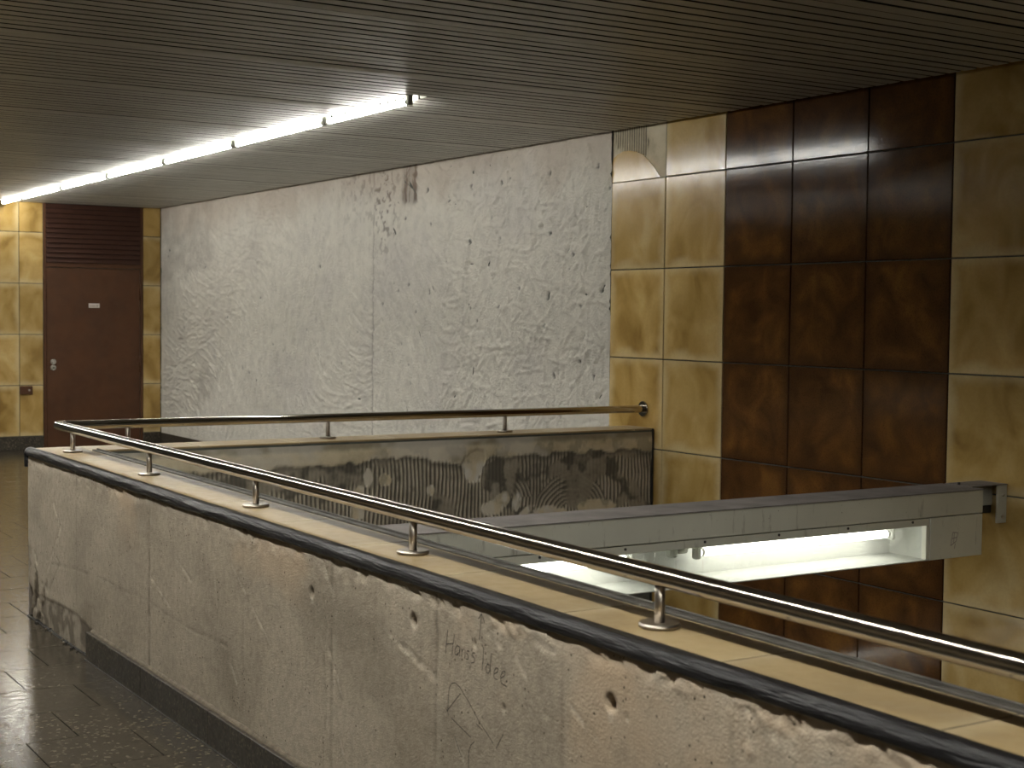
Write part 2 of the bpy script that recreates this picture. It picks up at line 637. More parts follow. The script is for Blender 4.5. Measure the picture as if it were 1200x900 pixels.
# mortar bed above the remnant, combed in vertical ridges
yy = np.arange(YT - T + 0.004, YT - 0.003, 0.004); zz = np.linspace(zj[-1] + 0.002, 3.06, 46)
A, B = np.meshgrid(yy, zz, indexing='ij')
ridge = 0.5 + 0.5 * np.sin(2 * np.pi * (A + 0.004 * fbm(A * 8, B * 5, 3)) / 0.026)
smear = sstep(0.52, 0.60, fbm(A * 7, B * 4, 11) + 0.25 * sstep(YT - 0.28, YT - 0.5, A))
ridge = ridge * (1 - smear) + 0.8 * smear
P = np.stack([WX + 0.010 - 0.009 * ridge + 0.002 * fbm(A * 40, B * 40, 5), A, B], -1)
o = link('mortar_bed', grid_mesh(P[:, ::-1], {'mortar': (0.55 - 0.4 * ridge)[:, ::-1], 'grime_shade': (0.9 * (1 - ridge))[:, ::-1], 'pale': (0.12 * ridge)[:, ::-1]}), 'combed_mortar', wall_right)  # grooves coloured dark: darker backing plus groove shade painted in, ridges paler
o['label'] = 'exposed combed tile mortar under the ceiling'

# plaster surface with trowel relief
du = 0.0115
yy = np.arange(YT - 0.007, DY + 0.01, du); zz = np.arange(BASE - 0.02, 3.06, du)
A, B = np.meshgrid(yy, zz, indexing='ij')
H = 0.010 * (fbm(A * 1.4, B * 1.4, 21, 3) - 0.5) + 0.006 * (fbm(A * 9, B * 9, 31, 4) - 0.5)
nst = 3800
for k in range(nst):
    cyp = YT + RNG.random() * (DY - YT); czp = 0.3 + RNG.random() * 2.7
    near = cyp < 11.8
    if near:
        ang = RNG.choice([0.0, math.pi / 2, math.pi / 2, 0.9, 2.3]) + RNG.normal(0, 0.15)
        if cyp > 10.6:
            ang = math.pi / 2 - 0.35 + (czp - 1.2) * -0.35 + RNG.normal(0, 0.12)
    else:
        ang = 0.9 + 0.9 * math.sin(cyp * 1.3 + czp * 1.7) + RNG.normal(0, 0.2)
    L = RNG.uniform(0.04, 0.20); wdt = RNG.uniform(0.008, 0.014)
    amp = RNG.uniform(0.005, 0.013) * RNG.choice([1, 1, -1]) * (1.0 if near else 0.75)
    rr = L + 0.06
    i0, i1 = int((cyp - rr - YT) / du), int((cyp + rr - YT) / du) + 2
    j0, j1 = int((czp - rr - zz[0]) / du), int((czp + rr - zz[0]) / du) + 2
    i0, j0 = max(i0, 0), max(j0, 0)
    a, b = A[i0:i1, j0:j1] - cyp, B[i0:i1, j0:j1] - czp
    if a.size == 0:
        continue
    s = a * math.cos(ang) + b * math.sin(ang); q = -a * math.sin(ang) + b * math.cos(ang) + 1.2 * s * s * RNG.normal(0, 1)
    H[i0:i1, j0:j1] += amp * np.exp(-(q / wdt) ** 2) * (1 - sstep(L * 0.6, L, np.abs(s)))
pit = np.zeros_like(A)
pits = [(RNG.uniform(YT, 12.5), RNG.uniform(1.0, 2.85)) for k in range(26)] + [(RNG.uniform(12.5, DY), RNG.uniform(0.9, 2.7)) for k in range(22)]
for u, v in ((553, 218), (588, 214), (645, 202), (701, 196), (588, 282), (645, 275), (503, 342), (642, 346), (672, 297), (577, 255), (551, 284), (642, 346), (684, 394), (697, 442), (650, 441), (551, 358), (705, 341), (585, 359), (467, 342), (448, 354), (500, 222)):
    p_ = px_on(u, v, 0, WX); pits += [(p_[1], p_[2])] * 2   # two overlapping dents each
for a, b in pits:
    rad = RNG.uniform(0.008, 0.016)
    ox, oz = RNG.normal(0, 0.006), RNG.normal(0, 0.01)
    d = np.hypot((A - a - ox) / 1.15, (B - b - oz) / 1.5)
    f = 1 - sstep(rad * 0.35, rad, d)
    pit = np.maximum(pit, f * 0.9); H -= 0.014 * f
seam = px_on(437.5, 340, 0, WX)[1]
f = np.exp(-((A - seam - 0.012 * (fbm(B * 3, A * 0, 77) - 0.5)) / 0.010) ** 2)
H -= 0.012 * f
grime_shade = 0.55 * f
# porous dark zone next to the seam and the dark patch under the ceiling
zone = np.exp(-((A - seam + 0.22) / 0.24) ** 2) * sstep(1.75, 2.75, B) + 0.5 * np.exp(-((A - seam - 0.35) / 0.35) ** 2) * sstep(2.2, 2.9, B)
por = sstep(0.56, 0.66, fbm(A * 26, B * 20, 41, 3))
grime_shade = np.maximum(grime_shade, 0.9 * np.clip(zone, 0, 1) * por); H -= 0.006 * zone * por
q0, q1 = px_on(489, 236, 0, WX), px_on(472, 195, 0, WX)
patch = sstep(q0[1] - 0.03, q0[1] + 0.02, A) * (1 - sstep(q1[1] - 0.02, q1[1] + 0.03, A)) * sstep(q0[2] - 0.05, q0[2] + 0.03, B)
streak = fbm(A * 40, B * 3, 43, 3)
grime_shade = np.maximum(grime_shade, patch * (0.45 + 0.5 * sstep(0.45, 0.6, streak))); H -= 0.008 * patch
far = sstep(13.0, 17.4, A)
grime_shade = np.maximum(grime_shade, 0.30 * sstep(0.52, 0.75, fbm(A * 1.3, B * 2.2, 47)) * far)
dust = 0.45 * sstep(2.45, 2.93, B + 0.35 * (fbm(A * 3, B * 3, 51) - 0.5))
P = np.stack([WX - 0.004 - H, A, B], -1)
o = link('plaster_render', grid_mesh(P[:, ::-1], {'pit': pit[:, ::-1], 'grime_shade': grime_shade[:, ::-1], 'dust': dust[:, ::-1]}), 'raw_plaster', wall_right)
o['label'] = 'bare rough grey-white plaster with trowel marks'

# ---- back wall
wall_back = struct(box('wall_back', LEFTX, WX + 0.012, DY + 0.012, DY + 0.25, -0.3, 3.15, 'grout'),
                   'far end wall of beige glazed tiles around the brown service door', 'wall')
DX0, DX1 = 4.588, 5.783


def tile_y(xa, xb, za, zb):
    box('wall_tile', xa + g, xb - g, DY - random.uniform(0, 0.0015), DY + TH, za + g, zb - g, 'beige_tile', wall_back, 0.003)


xs = [4.307 - T * k for k in range(0, 7)]
cols = [(4.307, DX0 - 0.004)] + [(xs[k + 1], xs[k]) for k in range(6)] + [(DX1 + 0.004, WX - 0.012)]
for xa, xb in cols:
    for za in zj[5:]:
        zb = za + T if za < 2.5 else 2.93
        tile_y(xa, xb, za, zb)

# ---- skirting boards
bb = struct(box('baseboard_back', LEFTX, DX0 - 0.004, DY - 0.012, DY + 0.012, 0.0, BASE - 0.004, 'terrazzo_base', None, 0.003), 'dark stone skirting under the far tiled wall left of the brown door', 'baseboard')
b2 = struct(box('baseboard_corner', DX1 + 0.004, WX - 0.02, DY - 0.012, DY + 0.012, 0.0, BASE - 0.004, 'terrazzo_base', None, 0.003), 'short dark stone skirting right of the brown door', 'baseboard')
b3 = struct(box('baseboard_right', WX - 0.02, WX + 0.012, PY1, DY - 0.02, 0.0, BASE - 0.004, 'terrazzo_base', None, 0.003), 'dark stone skirting along the foot of the rough plaster wall', 'baseboard')

# ---- side and near walls outside the picture
struct(box('wall_left', LEFTX - 0.2, LEFTX, NEARY, DY + 0.2, -0.3, 3.15, 'wall_paint'))
struct(box('wall_near', LEFTX, WX + 0.012, NEARY - 0.2, NEARY, -0.3, 3.15, 'wall_paint'))

# ---- stairwell pit below floor level
bm = bmesh.new()
add_box(bm, PX0, PX1, PNEAR, PY0, -3.4, -0.30)
add_box(bm, PX0, WX + 0.012, 11.0, 11.2, -3.4, -0.30)
add_box(bm, PX0, WX + 0.012, PNEAR - 0.2, PNEAR, -3.4, -0.30)
struct(link('wall_stairwell', mesh_bm(bm), 'pit_concrete'))
struct(box('floor_lower', PX0, WX + 0.012, PNEAR, 11.0, -3.6, -3.4, 'pit_concrete'))

# ---- ceiling: dark void, slats as parts, slots for the two lamp rows
ceiling = struct(box('ceiling', LEFTX, WX + 0.012, NEARY, DY + 0.012, 3.10, 3.25, 'void_black'),
                 'suspended ceiling of narrow painted metal slats with dark gaps', 'ceiling')
S1a, S1b = 4.052, 4.172       # slot of the bare tube row
S2a, S2b = 0.90, 1.10         # slot of the recessed row
SLATW, SLATH = 0.081, 0.045


def slat_mesh(L):
    key = ('slat', round(L, 3))
    if key in BOXES:
        return BOXES[key]
    w = SLATW / 2; c = 0.004; h = SLATH
    prof = [(-w, h), (-w, c), (-w + c * 0.3, c * 0.3), (-w + c, 0), (w - c, 0), (w - c * 0.3, c * 0.3), (w, c), (w, h)]
    bm = bmesh.new()
    a = [bm.verts.new((0, y, z)) for y, z in prof]
    b = [bm.verts.new((L, y, z)) for y, z in prof]
    for i in range(len(prof)):
        j = (i + 1) % len(prof)
        bm.faces.new((a[i], b[i], b[j], a[j]))
    bm.faces.new(a); bm.faces.new(b[::-1])
    bmesh.ops.recalc_face_normals(bm, faces=bm.faces)
    bm.normal_update()
    for f in bm.faces:                      # slat sides coloured black, putting the shade of the gaps into the paint
        if abs(f.normal.y) > 0.9 or f.normal.z > 0.9:
            f.material_index = 1
    me = mesh_bm(bm, 'slat')
    me.materials.append(M['slat_paint']); me.materials.append(M['void_black'])
    BOXES[key] = me
    return me


def bm_slat(bm, x0, x1, y):
    add_box(bm, x0, x1, y - SLATW / 2, y + SLATW / 2, CZ, CZ + SLATH)


rest = bmesh.new()
k = 0
y = DY - 0.035
# the grid of slats passes through Y = 5.175 - 0.1 n (right ends measured on the wall)
y = 5.215 + 0.1 * int((DY - 5.215 - 0.045) / 0.1)
droop = {}
while y > NEARY + 0.06:
    i = round((y - 5.215) * 10)
    rr = random.Random(i)
    dz = rr.uniform(-0.0005, 0.0005)
    if i % 13 == 4:
        dz -= 0.0025
    segs = []
    if y > 7.57:
        segs = [(S2b, S1a), (S1b, 5.950 + rr.uniform(-0.004, 0.004))]
    else:
        segs = [(S2b, 5.950 + rr.uniform(-0.006, 0.006))]
    for (xa, xb) in segs:
        if y > 2.6:
            o = link('ceiling_slat', slat_mesh(xb - xa if len(segs) == 1 else round(xb - xa, 2)), 'slat_paint', ceiling, (xa, y, CZ + dz))
            o.rotation_euler = (rr.uniform(-0.003, 0.003) - (0.03 if i % 13 == 4 else 0), rr.uniform(-0.0002, 0.0002), 0)
            k += 1
        else:
            bm_slat(rest, xa, xb, y)
    bm_slat(rest, LEFTX, S2a, y)
    y -= 0.1
stuff(link('ceiling_slats_beyond', mesh_bm(rest), 'slat_paint', ceiling))

# ---- door
door = struct(empty('door_1', (DX0, DY, 0), 'brown steel service door with louvre panel above it', 'door'))
DZ = 2.165
box('door_leaf', DX0 + 0.035, DX1 - 0.035, DY + 0.004, DY + 0.05, 0.006, DZ - 0.012, 'door_brown', door, 0.003)
for nm, a in (('frame_jamb', (DX0, DX0 + 0.030, DY - 0.006, DY + 0.012, 0, 2.93)), ('frame_jamb', (DX1 - 0.030, DX1, DY - 0.006, DY + 0.012, 0, 2.93)),
              ('frame_head', (DX0 + 0.030, DX1 - 0.030, DY - 0.006, DY + 0.012, DZ - 0.005, DZ + 0.045))):
    box(nm, *a, 'door_brown', door, 0.002)
box('louver_back', DX0 + 0.03, DX1 - 0.03, DY + 0.010, DY + 0.0118, DZ + 0.045, 2.93, 'void_black', door)
pitch = 0.058
bm = bmesh.new()
Lw = (DX1 - DX0) - 0.064
pr = [(-0.020, -0.027), (0.006, 0.018), (0.006, 0.027), (0.001, 0.027), (-0.024, -0.020)]
a = [bm.verts.new((-Lw / 2, yy_, zz_)) for yy_, zz_ in pr]
b = [bm.verts.new((Lw / 2, yy_, zz_)) for yy_, zz_ in pr]
for i in range(len(pr)):
    j = (i + 1) % len(pr)
    bm.faces.new((a[i], b[i], b[j], a[j]))
bm.faces.new(a); bm.faces.new(b[::-1])
bmesh.ops.recalc_face_normals(bm, faces=bm.faces)
lou = mesh_bm(bm)
z = DZ + 0.045 + pitch / 2
while z < 2.90:
    link('louver_slat', lou, 'louver_brown', door, ((DX0 + DX1) / 2, DY + 0.0, z))
    z += pitch
for zz_ in (1.038, 0.967):
    o = link('lock_cylinder', cyl_mesh(0.033, 0.022, 'Y', 20, 0.004), 'lock_metal', door, (4.698, DY - 0.004, zz_))
    link('keyhole' if zz_ < 1 else 'lock_cap', cyl_mesh(0.010, 0.006, 'Y', 12), 'dark_plastic' if zz_ < 1 else 'lock_metal', o, (4.698, DY - 0.017, zz_))
sp_ = box('door_sign', 5.122, 5.252, DY - 0.001, DY + 0.004, 1.683, 1.735, 'sign_white', door, 0.001)
sp_['label'] = 'small white name plate'
box('sign_print', 5.135, 5.205, DY - 0.0018, DY - 0.001, 1.697, 1.708, 'print_grey', sp_)
box('sign_print', 5.212, 5.236, DY - 0.0018, DY - 0.001, 1.697, 1.712, 'print_grey', sp_)
for zz_ in (1.88, 1.00):
    o = link('hinge', cyl_mesh(0.010, 0.20, 'Z', 12), 'door_brown', door, (DX1 - 0.034, DY - 0.010, zz_))
    box('hinge_leaf', DX1 - 0.085, DX1 - 0.036, DY - 0.001, DY + 0.004, zz_ - 0.10, zz_ + 0.10, 'door_brown', o)

# ================================================================== PARAPET
par = empty('stairwell_parapet', (PX0, PY1, 0), 'bare concrete L-shaped parapet with beige coping around the stairwell', 'parapet')
CB = 0.875     # top of the masonry under the coping
# core walls
bm = bmesh.new()
add_box(bm, PX0 + 0.045, PX1 - 0.006, PNEAR, PY1 - 0.004, -0.30, CB)
o = link('front_core', mesh_bm(bm), 'pit_concrete', par)
bm = bmesh.new()
add_box(bm, PX1 - 0.006, WX - 0.002, PY0 + 0.03, PY1 - 0.004, -0.30, CB)
link('rear_core', mesh_bm(bm), 'pit_concrete', par)


def front_px(u, v):
    p_ = px_on(u, v, 0, PX0)
    return p_[1], p_[2]


# --- front face relief
du = 0.0085
yy = np.arange(0.6, PY1 + 0.004, du); zz = np.arange(0.0, CB + 0.004, du)
A, B = np.meshgrid(yy, zz, indexing='ij')
H = 0.007 * (fbm(A * 1.5, B * 1.5, 61, 3) - 0.5) + 0.0022 * (fbm(A * 14, B * 14, 65, 4) - 0.5)
pale = 0.16 * sstep(0.50, 0.75, fbm(A * 1.2, B * 5.5, 71)); rust = 0.55 * sstep(0.52, 0.72, fbm(A * 2.2, B * 4.0, 73)) * sstep(0.55, 0.85, B) + 0.65 * sstep(0.45, 0.75, fbm(A * 3, B * 1.6, 74)) * (1 - sstep(0.0, 3.2, A - 1.5))
grime_shade = 0.25 * sstep(0.55, 0.78, fbm(A * 1.4, B * 3, 79))
# formwork board joints
for u, v, w in ((175, 660, 0.75), (389, 760, 0.7), (511, 800, 0.55), (860, 880, 0.5), (90, 640, 0.3), (285, 700, 0.2), (440, 800, 0.15), (660, 850, 0.3)):
    yj, _ = front_px(u, v)
    dd = A - yj - 0.010 * (fbm(B * 7, A * 0, int(u)) - 0.5)
    f = np.exp(-(dd / 0.007) ** 2) * (0.35 + 0.65 * sstep(0.35, 0.6, fbm(A * 3, B * 12, int(u) + 3)))
    grime_shade = np.maximum(grime_shade, 0.75 * w * f); H -= 0.004 * w * f
    H += 0.0025 * w * sstep(-0.004, 0.004, dd) * np.exp(-np.abs(dd) / 0.25)
    pale = np.maximum(pale, 0.35 * w * np.exp(-((dd + 0.02) / 0.02) ** 2) * sstep(0.5, 0.65, fbm(A * 9, B * 9, int(u) + 5)))
# scars and scratches traced on the face
scars = [((272, 663), (318, 757), .009, .9), ((205, 652), (224, 680), .010, .8), ((177, 677), (200, 713), .010, .8), ((113, 598), (147, 680), .012, .45),
         ((155, 600), (163, 690), .010, .35), ((90, 640), (92, 700), .010, .4), ((445, 731), (470, 757), .010, 1), ((470, 757), (493, 777), .013, 1), ((493, 777), (512, 795), .016, .7),
         ((385, 761), (401, 815), .012, 1), ((615, 812), (625, 839), .010, .9), ((625, 838), (642, 841), .006, .8), ((669, 828), (684, 847), .012, .8), ((684, 847), (700, 868), .012, .5),
         ((572, 743), (586, 757), .012, .8), ((404, 680), (425, 691), .008, .6), ((376, 655), (391, 695), .012, .7), ((877, 832), (905, 865), .014, 1), ((905, 862), (935, 880), .016, .7),
         ((605, 770), (616, 790), .012, .6), ((612, 740), (650, 765), .014, .7), ((250, 660), (256, 730), .008, .35), ((220, 700), (221, 770), .006, .4), ((271, 780), (277, 802), .008, .6),
         ((533, 865), (542, 890), .008, .7), ((63, 590), (71, 618), .018, .8), ((71, 618), (56, 668), .020, .7), ((398, 860), (402, 880), .012, .6), ((700, 690 + 60), (720, 770), .012, .5), ((735, 800), (760, 812), .016, .45)]
for p_, q_, w, s in scars:
    d, t = seg_dist(A, B, front_px(*p_), front_px(*q_))
    d = d + 0.020 * (fbm(A * 28, B * 28, 83) - 0.5)
    f = 1 - sstep(w * 0.3, w, d)
    brk = sstep(0.36, 0.60, fbm(A * 26, B * 26, 85, 4))
    pale = np.maximum(pale, 0.75 * s * f * (0.25 + 0.75 * brk))
    H -= 0.0028 * s * f * brk; H += 0.0010 * s * np.exp(-((d - w * 1.1) / 0.005) ** 2) * brk
    grime_shade = np.maximum(grime_shade, 0.35 * s * np.exp(-((d - w * 0.9) / 0.005) ** 2) * (1 - brk))
# cracks
for line_ in ([(60, 660), (90, 667), (120, 678), (145, 692), (172, 702), (196, 720), (222, 736), (266, 757)], [(380, 700), (384, 735), (380, 760), (383, 830), (381, 860), (379, 900)],
              [(383, 664), (388, 690), (379, 705)], [(175, 585), (176, 640), (173, 690), (176, 720), (176, 780)], [(63, 600), (60, 640), (70, 660), (58, 690)], [(860, 845), (857, 880), (856, 900)],
              [(383, 822), (400, 832), (414, 838)]):
    for p_, q_ in zip(line_[:-1], line_[1:]):
        d, t = seg_dist(A, B, front_px(*p_), front_px(*q_))
        d = np.abs(d + 0.007 * (fbm(A * 22, B * 22, 87) - 0.5))
        f = np.exp(-(d / 0.0045) ** 2)
        f = f * (0.25 + 0.75 * sstep(0.42, 0.6, fbm(A * 17, B * 17, 88)))
        grime_shade = np.maximum(grime_shade, 0.42 * f); H -= 0.0022 * f
# rough broken patches below the coping
for (u, v, rx, rz, s) in ((800, 790, .10, .05, 1), (912, 835, .13, .055, 1), (875, 877, .03, .025, 1), (600, 735, .10, .03, .7), (960, 845, .16, .03, .8), (560, 705, .06, .02, .8), (655, 738, .10, .025, .6), (1040, 885, .14, .03, .9), (1120, 898, .1, .04, .8), (300, 640, .25, .02, .4)):
    a, b = front_px(u, v)
    e = np.hypot((A - a) / rx, (B - b) / rz) + 0.9 * (fbm(A * 16, B * 16, 91) - 0.5)
    f = 1 - sstep(0.6, 1.05, e)
    H += s * f * (0.016 * (fbm(A * 34, B * 34, 93, 3) - 0.42))
    rust = np.maximum(rust, 0.50 * s * f); pale = np.maximum(pale, 0.3 * f * sstep(0.5, 0.7, fbm(A * 30, B * 30, 95)))
# ragged top edge under the black strip
edge = sstep(0.80, 0.872, B + 0.05 * (fbm(A * 9, A * 0 + 2, 97, 4) - 0.5))
H -= edge * 0.008 * sstep(0.45, 0.62, fbm(A * 20, B * 30, 99))
pale = np.maximum(pale, 0.55 * edge * sstep(0.5, 0.6, fbm(A * 24, B * 30, 101)))
# zone without skirting at the far end: torn adhesive
ys = 6.85
zone = sstep(ys - 0.01, ys + 0.01, A) * (1 - sstep(0.135, 0.16, B + 0.06 * (fbm(A * 8, B * 8, 103) - 0.5)))
H -= 0.005 * zone; tq = fbm(A * 10, B * 10, 105)
grime_shade = np.maximum(grime_shade, zone * (0.25 + 0.5 * sstep(0.45, 0.6, tq))); pale = np.maximum(pale, 0.4 * zone * sstep(0.56, 0.64, fbm(A * 12, B * 6, 107)))
cor = sstep(7.45, 7.9, A) * (1 - sstep(0.15, 0.45, B)) * sstep(0.5, 0.6, fbm(A * 14, B * 14, 109))
grime_shade = np.maximum(grime_shade, 0.8 * cor); H -= 0.01 * cor
# form-tie holes
for (u, v, rad, dep) in ((366, 694, .016, .024), (485, 727, .018, .028), (716, 824, .020, .034), (557, 754, .006, .012), (591, 829, .009, .008), (153, 643, .007, .008), (282, 667, .006, .008), (736, 840, .006, .01)):
    a, b = front_px(u, v)
    d = np.hypot(A - a, B - b)
    f = 1 - sstep(rad * 0.70, rad, d)
    H -= dep * f
    grime_shade = np.maximum(grime_shade, 0.55 * f)
    pale = np.maximum(pale, 0.75 * np.exp(-(np.hypot((A - a) / 1.0, (B - b + rad * 1.7) / 0.9) / (rad * 0.7)) ** 2))
H = np.clip(H, -0.043, 0.02)
H = np.where(B > 0.835, np.minimum(H, 0.004), H)
HF = (yy[0], zz[0], du, H)
P = np.stack([PX0 - H, A, B], -1)
fw = link('front_face', grid_mesh(P, {'pale': pale, 'rust': rust, 'grime_shade': grime_shade}), 'bare_concrete', par)
fw['label'] = 'bare stained concrete face with scars and tie holes'
# plain continuation behind the viewer, and the far end face
box('front_face_near', PX0 + 0.001, PX0 + 0.045, PNEAR, 0.6, 0.0, CB, 'pit_concrete', par)
bm = bmesh.new()
add_box(bm, PX0 + 0.002, PX0 + 0.0455, PY1 - 0.0042, PY1, 0, CB); add_box(bm, PX0 + 0.0455, WX - 0.004, PY1 - 0.0042, PY1, 0, CB)
link('outer_face', mesh_bm(bm), 'pit_concrete', par)


def surf_x(y, z):
    i = int((y - HF[0]) / du); j = int((z - HF[1]) / du)
    i = min(max(i, 0), HF[3].shape[0] - 2); j = min(max(j, 0), HF[3].shape[1] - 2)
    return PX0 - float(HF[3][i:i + 2, j:j + 2].max())


# --- rear inner face with combed mortar
xx = np.arange(PX1 - 0.01, WX - 0.016, 0.0042); zz = np.arange(-0.30, CB + 0.004, 0.011)
A, B = np.meshgrid(xx, zz, indexing='ij')
pxl = lambda u, v: (lambda p_: (p_[0], p_[2]))(px_on(u, v, 1, PY0))
bx = [pxl(*q_) for q_ in ((190, 552), (240, 556), (330, 548), (420, 544), (440, 536), (480, 536), (520, 540), (560, 548), (575, 537), (630, 533), (700, 528), (730, 526), (766, 527))]
bnd = np.interp(A, [q_[0] for q_ in bx], [q_[1] for q_ in bx]) + 0.05 * (fbm(A * 9, B * 0 + 3, 111) - 0.5) + 0.03 * (fbm(A * 22, B * 22, 113) - 0.5)
mort = 1 - sstep(bnd - 0.008, bnd + 0.008, B)
bare = np.zeros_like(A)
for (u, v, ru, rv) in ((556, 545, .08, .10), (640, 605, .20, .07), (420, 590, .05, .11), (432, 558, .035, .06), (700, 592, .17, .04), (453, 563, .05, .04), (590, 585, .05, .05), (505, 575, .03, .03), (475, 600, .06, .03), (605, 590, .025, .05), (575, 596, .09, .05), (520, 615, .05, .04), (300, 590, .1, .03)):
    a, b = pxl(u, v)
    e = np.hypot((A - a) / ru, (B - b) / rv) + 1.0 * (fbm(A * 18, B * 18, 115) - 0.5)
    bare = np.maximum(bare, 1 - sstep(0.85, 1.0, e))
mort = mort * (1 - bare)
warp = 0.035 * (fbm(A * 5, B * 5, 117, 3) - 0.5) + 0.03 * (fbm(A * 2, B * 3, 119, 2) - 0.5)
phase = (A + warp) / 0.027
for (u, v, r_in, r_out, side) in ((668, 606, .10, .30, 0), (588, 590, .03, .24, 1)):       # arcs of the notched trowel
    a, b = pxl(u, v)
    d = np.hypot((A - a) * (0.85 + 0.3 * fbm(A * 3, B * 3, 118)), (B - b) * 1.0) + 0.07 * (fbm(A * 4, B * 4, 116, 2) - 0.5)
    wgt = (1 - sstep(r_out * 0.95, r_out, d)) * sstep(r_in * 0.9, r_in, d) * sstep(b + 0.02, b + 0.04, B)
    if side:
        wgt = wgt * sstep(a - 0.02, a + 0.02, A)
    phase = np.where(wgt > 0.5, d / 0.027, phase)
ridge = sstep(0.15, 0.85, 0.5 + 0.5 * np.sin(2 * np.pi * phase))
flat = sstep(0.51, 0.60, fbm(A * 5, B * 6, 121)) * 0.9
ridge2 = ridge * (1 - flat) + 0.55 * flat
grime_shade = mort * np.clip(0.80 * (1 - ridge2) + 0.55 * flat * sstep(0.45, 0.6, fbm(A * 9, B * 9, 123)), 0, 1)  # dark substrate in the grooves, with their shade painted into the colour
grime_shade = np.maximum(grime_shade, 0.65 * np.exp(-((B - bnd + 0.012) / 0.022) ** 2) * mort)
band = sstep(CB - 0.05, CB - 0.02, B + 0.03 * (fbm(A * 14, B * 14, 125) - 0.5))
grime_shade = np.maximum(grime_shade, 0.55 * band)
pz = (1 - mort) * sstep(pxl(430, 530)[0], pxl(450, 530)[0], A)
grime_shade = np.maximum(grime_shade, 0.35 * pz * sstep(0.54, 0.62, fbm(A * 11, B * 9, 127)))
smallp = [(608, 583), (592, 583), (604, 590)]
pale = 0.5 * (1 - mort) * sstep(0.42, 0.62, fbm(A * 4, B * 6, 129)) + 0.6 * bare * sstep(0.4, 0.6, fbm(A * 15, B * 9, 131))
for (u, v) in smallp:
    a, b = pxl(u, v); pale = np.maximum(pale, 0.9 * (1 - sstep(0.012, 0.03, np.hypot(A - a, (B - b) / 1.4))))
H = 0.012 * (1 - mort) * (1 - 0.6 * bare) + mort * (0.009 * ridge2) + 0.003 * (fbm(A * 20, B * 20, 133) - 0.5) - 0.004 * band
P = np.stack([A, PY0 + 0.010 - H, B], -1)
rf = link('rear_face', grid_mesh(P, {'mortar': mort, 'grime_shade': grime_shade, 'pale': pale}), 'combed_mortar', par)
rf['label'] = 'inner face with torn plaster and combed tile mortar'
box('end_gap_strip', WX - 0.020, WX - 0.008, PY0 - 0.004, PY0 + 0.012, -0.3, PTOP - 0.004, 'lead_caulk', par)  # dark strip along the gap line at the wall

# --- coping tiles
JY = 1.79
yt = [JY + T * k for k in range(-5, 11) if PNEAR - 0.2 < JY + T * k < PY1 - 0.3] + [PY1 + 0.004]
yt = sorted(yt)
for a, b in zip(yt[:-1], yt[1:]):
    a = max(a, PNEAR)
    box('coping_tile', PX0 + 0.012, PX1 - 0.014, a + 0.0030, b - 0.0030, CB, PTOP, 'coping_tile', par, 0.001)
    if a > PNEAR + 0.01:
        box('coping_joint', PX0 + 0.014, PX1 - 0.015, a - 0.0029, a + 0.0029, CB + 0.001, PTOP - 0.0012, 'lead_caulk', par)
xt = [PX1 - 0.012 + T * k for k in range(0, 7)]
xt = [x for x in xt if x < WX - 0.1] + [WX - 0.004]
for a, b in zip(xt[:-1], xt[1:]):
    box('coping_tile', a + 0.0025, b - 0.0025, PY0 + 0.002, PY1 + 0.004, PTOP - 0.012, PTOP, 'coping_tile', par, 0.003)
# grey bed line under the rear coping tiles
box('coping_bed', PX1, WX - 0.022, PY0 + 0.004, PY1, CB + 0.001, PTOP - 0.012, 'grout', par)
# --- metal angle on the inner edge of the front coping
bm = bmesh.new()
add_box(bm, PX1 - 0.011, PX1 + 0.012, PNEAR, PY0 - 0.008, PTOP - 0.03, PTOP + 0.006, 0.002)
add_box(bm, PX1 + 0.0125, PX1 + 0.020, PNEAR, PY0 - 0.008, PTOP - 0.07, PTOP + 0.012, 0.002)
link('edge_trim', mesh_bm(bm), 'dark_trim', par)
# --- stone skirting slabs on the front face
for k in range(0, 10):
    b_ = ys - k * 0.8
    a_ = max(b_ - 0.8, PNEAR)
    if b_ <= PNEAR + 0.05:
        break
    box('skirting_slab', PX0 - 0.030, PX0 - 0.012, a_ + 0.001, b_ - 0.001, 0.001, 0.132, 'terrazzo_base', par, 0.002)
# mortar bed visible on top of the skirting
yy = np.arange(0.6, ys - 0.004, 0.02)
prof = []
for yv in yy:
    n_ = float(fbm(np.array([yv * 6]), np.array([0.5]), 141)[0])
    prof.append([(PX0 - 0.012, yv, 0.118), (PX0 - 0.013, yv, 0.128 + 0.006 * n_), (PX0 - 0.005, yv, 0.134 + 0.014 * n_), (PX0 + 0.012, yv, 0.140 + 0.020 * n_)])
o = link('skirting_bed', grid_mesh(np.array(prof)[:, ::-1]), 'rubble', par)
# dark joint strip on the floor along the parapet
bm = bmesh.new()
add_box(bm, PX0 - 0.036, PX0 - 0.026, PNEAR, ys, 0.0005, 0.003)
add_box(bm, PX0 - 0.012, PX0 - 0.002, ys, PY1 - 0.02, 0.0005, 0.005)
link('floor_joint', mesh_bm(bm), 'lead_caulk', par)
# crumbs of torn adhesive lying at the foot of the bare zone
for k in range(14):
    a_ = ys + 0.03 + RNG.random() * 1.0
    bm = bmesh.new()
    bmesh.ops.create_icosphere(bm, subdivisions=1, radius=float(RNG.uniform(0.005, 0.010)))
    for v_ in bm.verts:
        v_.co *= float(RNG.uniform(0.7, 1.25)); v_.co.z *= 0.7
    link('adhesive_crumb', mesh_bm(bm), 'lead_caulk' if k % 3 else 'rubble', par, (PX0 - float(RNG.uniform(0.0, 0.03)), a_, 0.006))

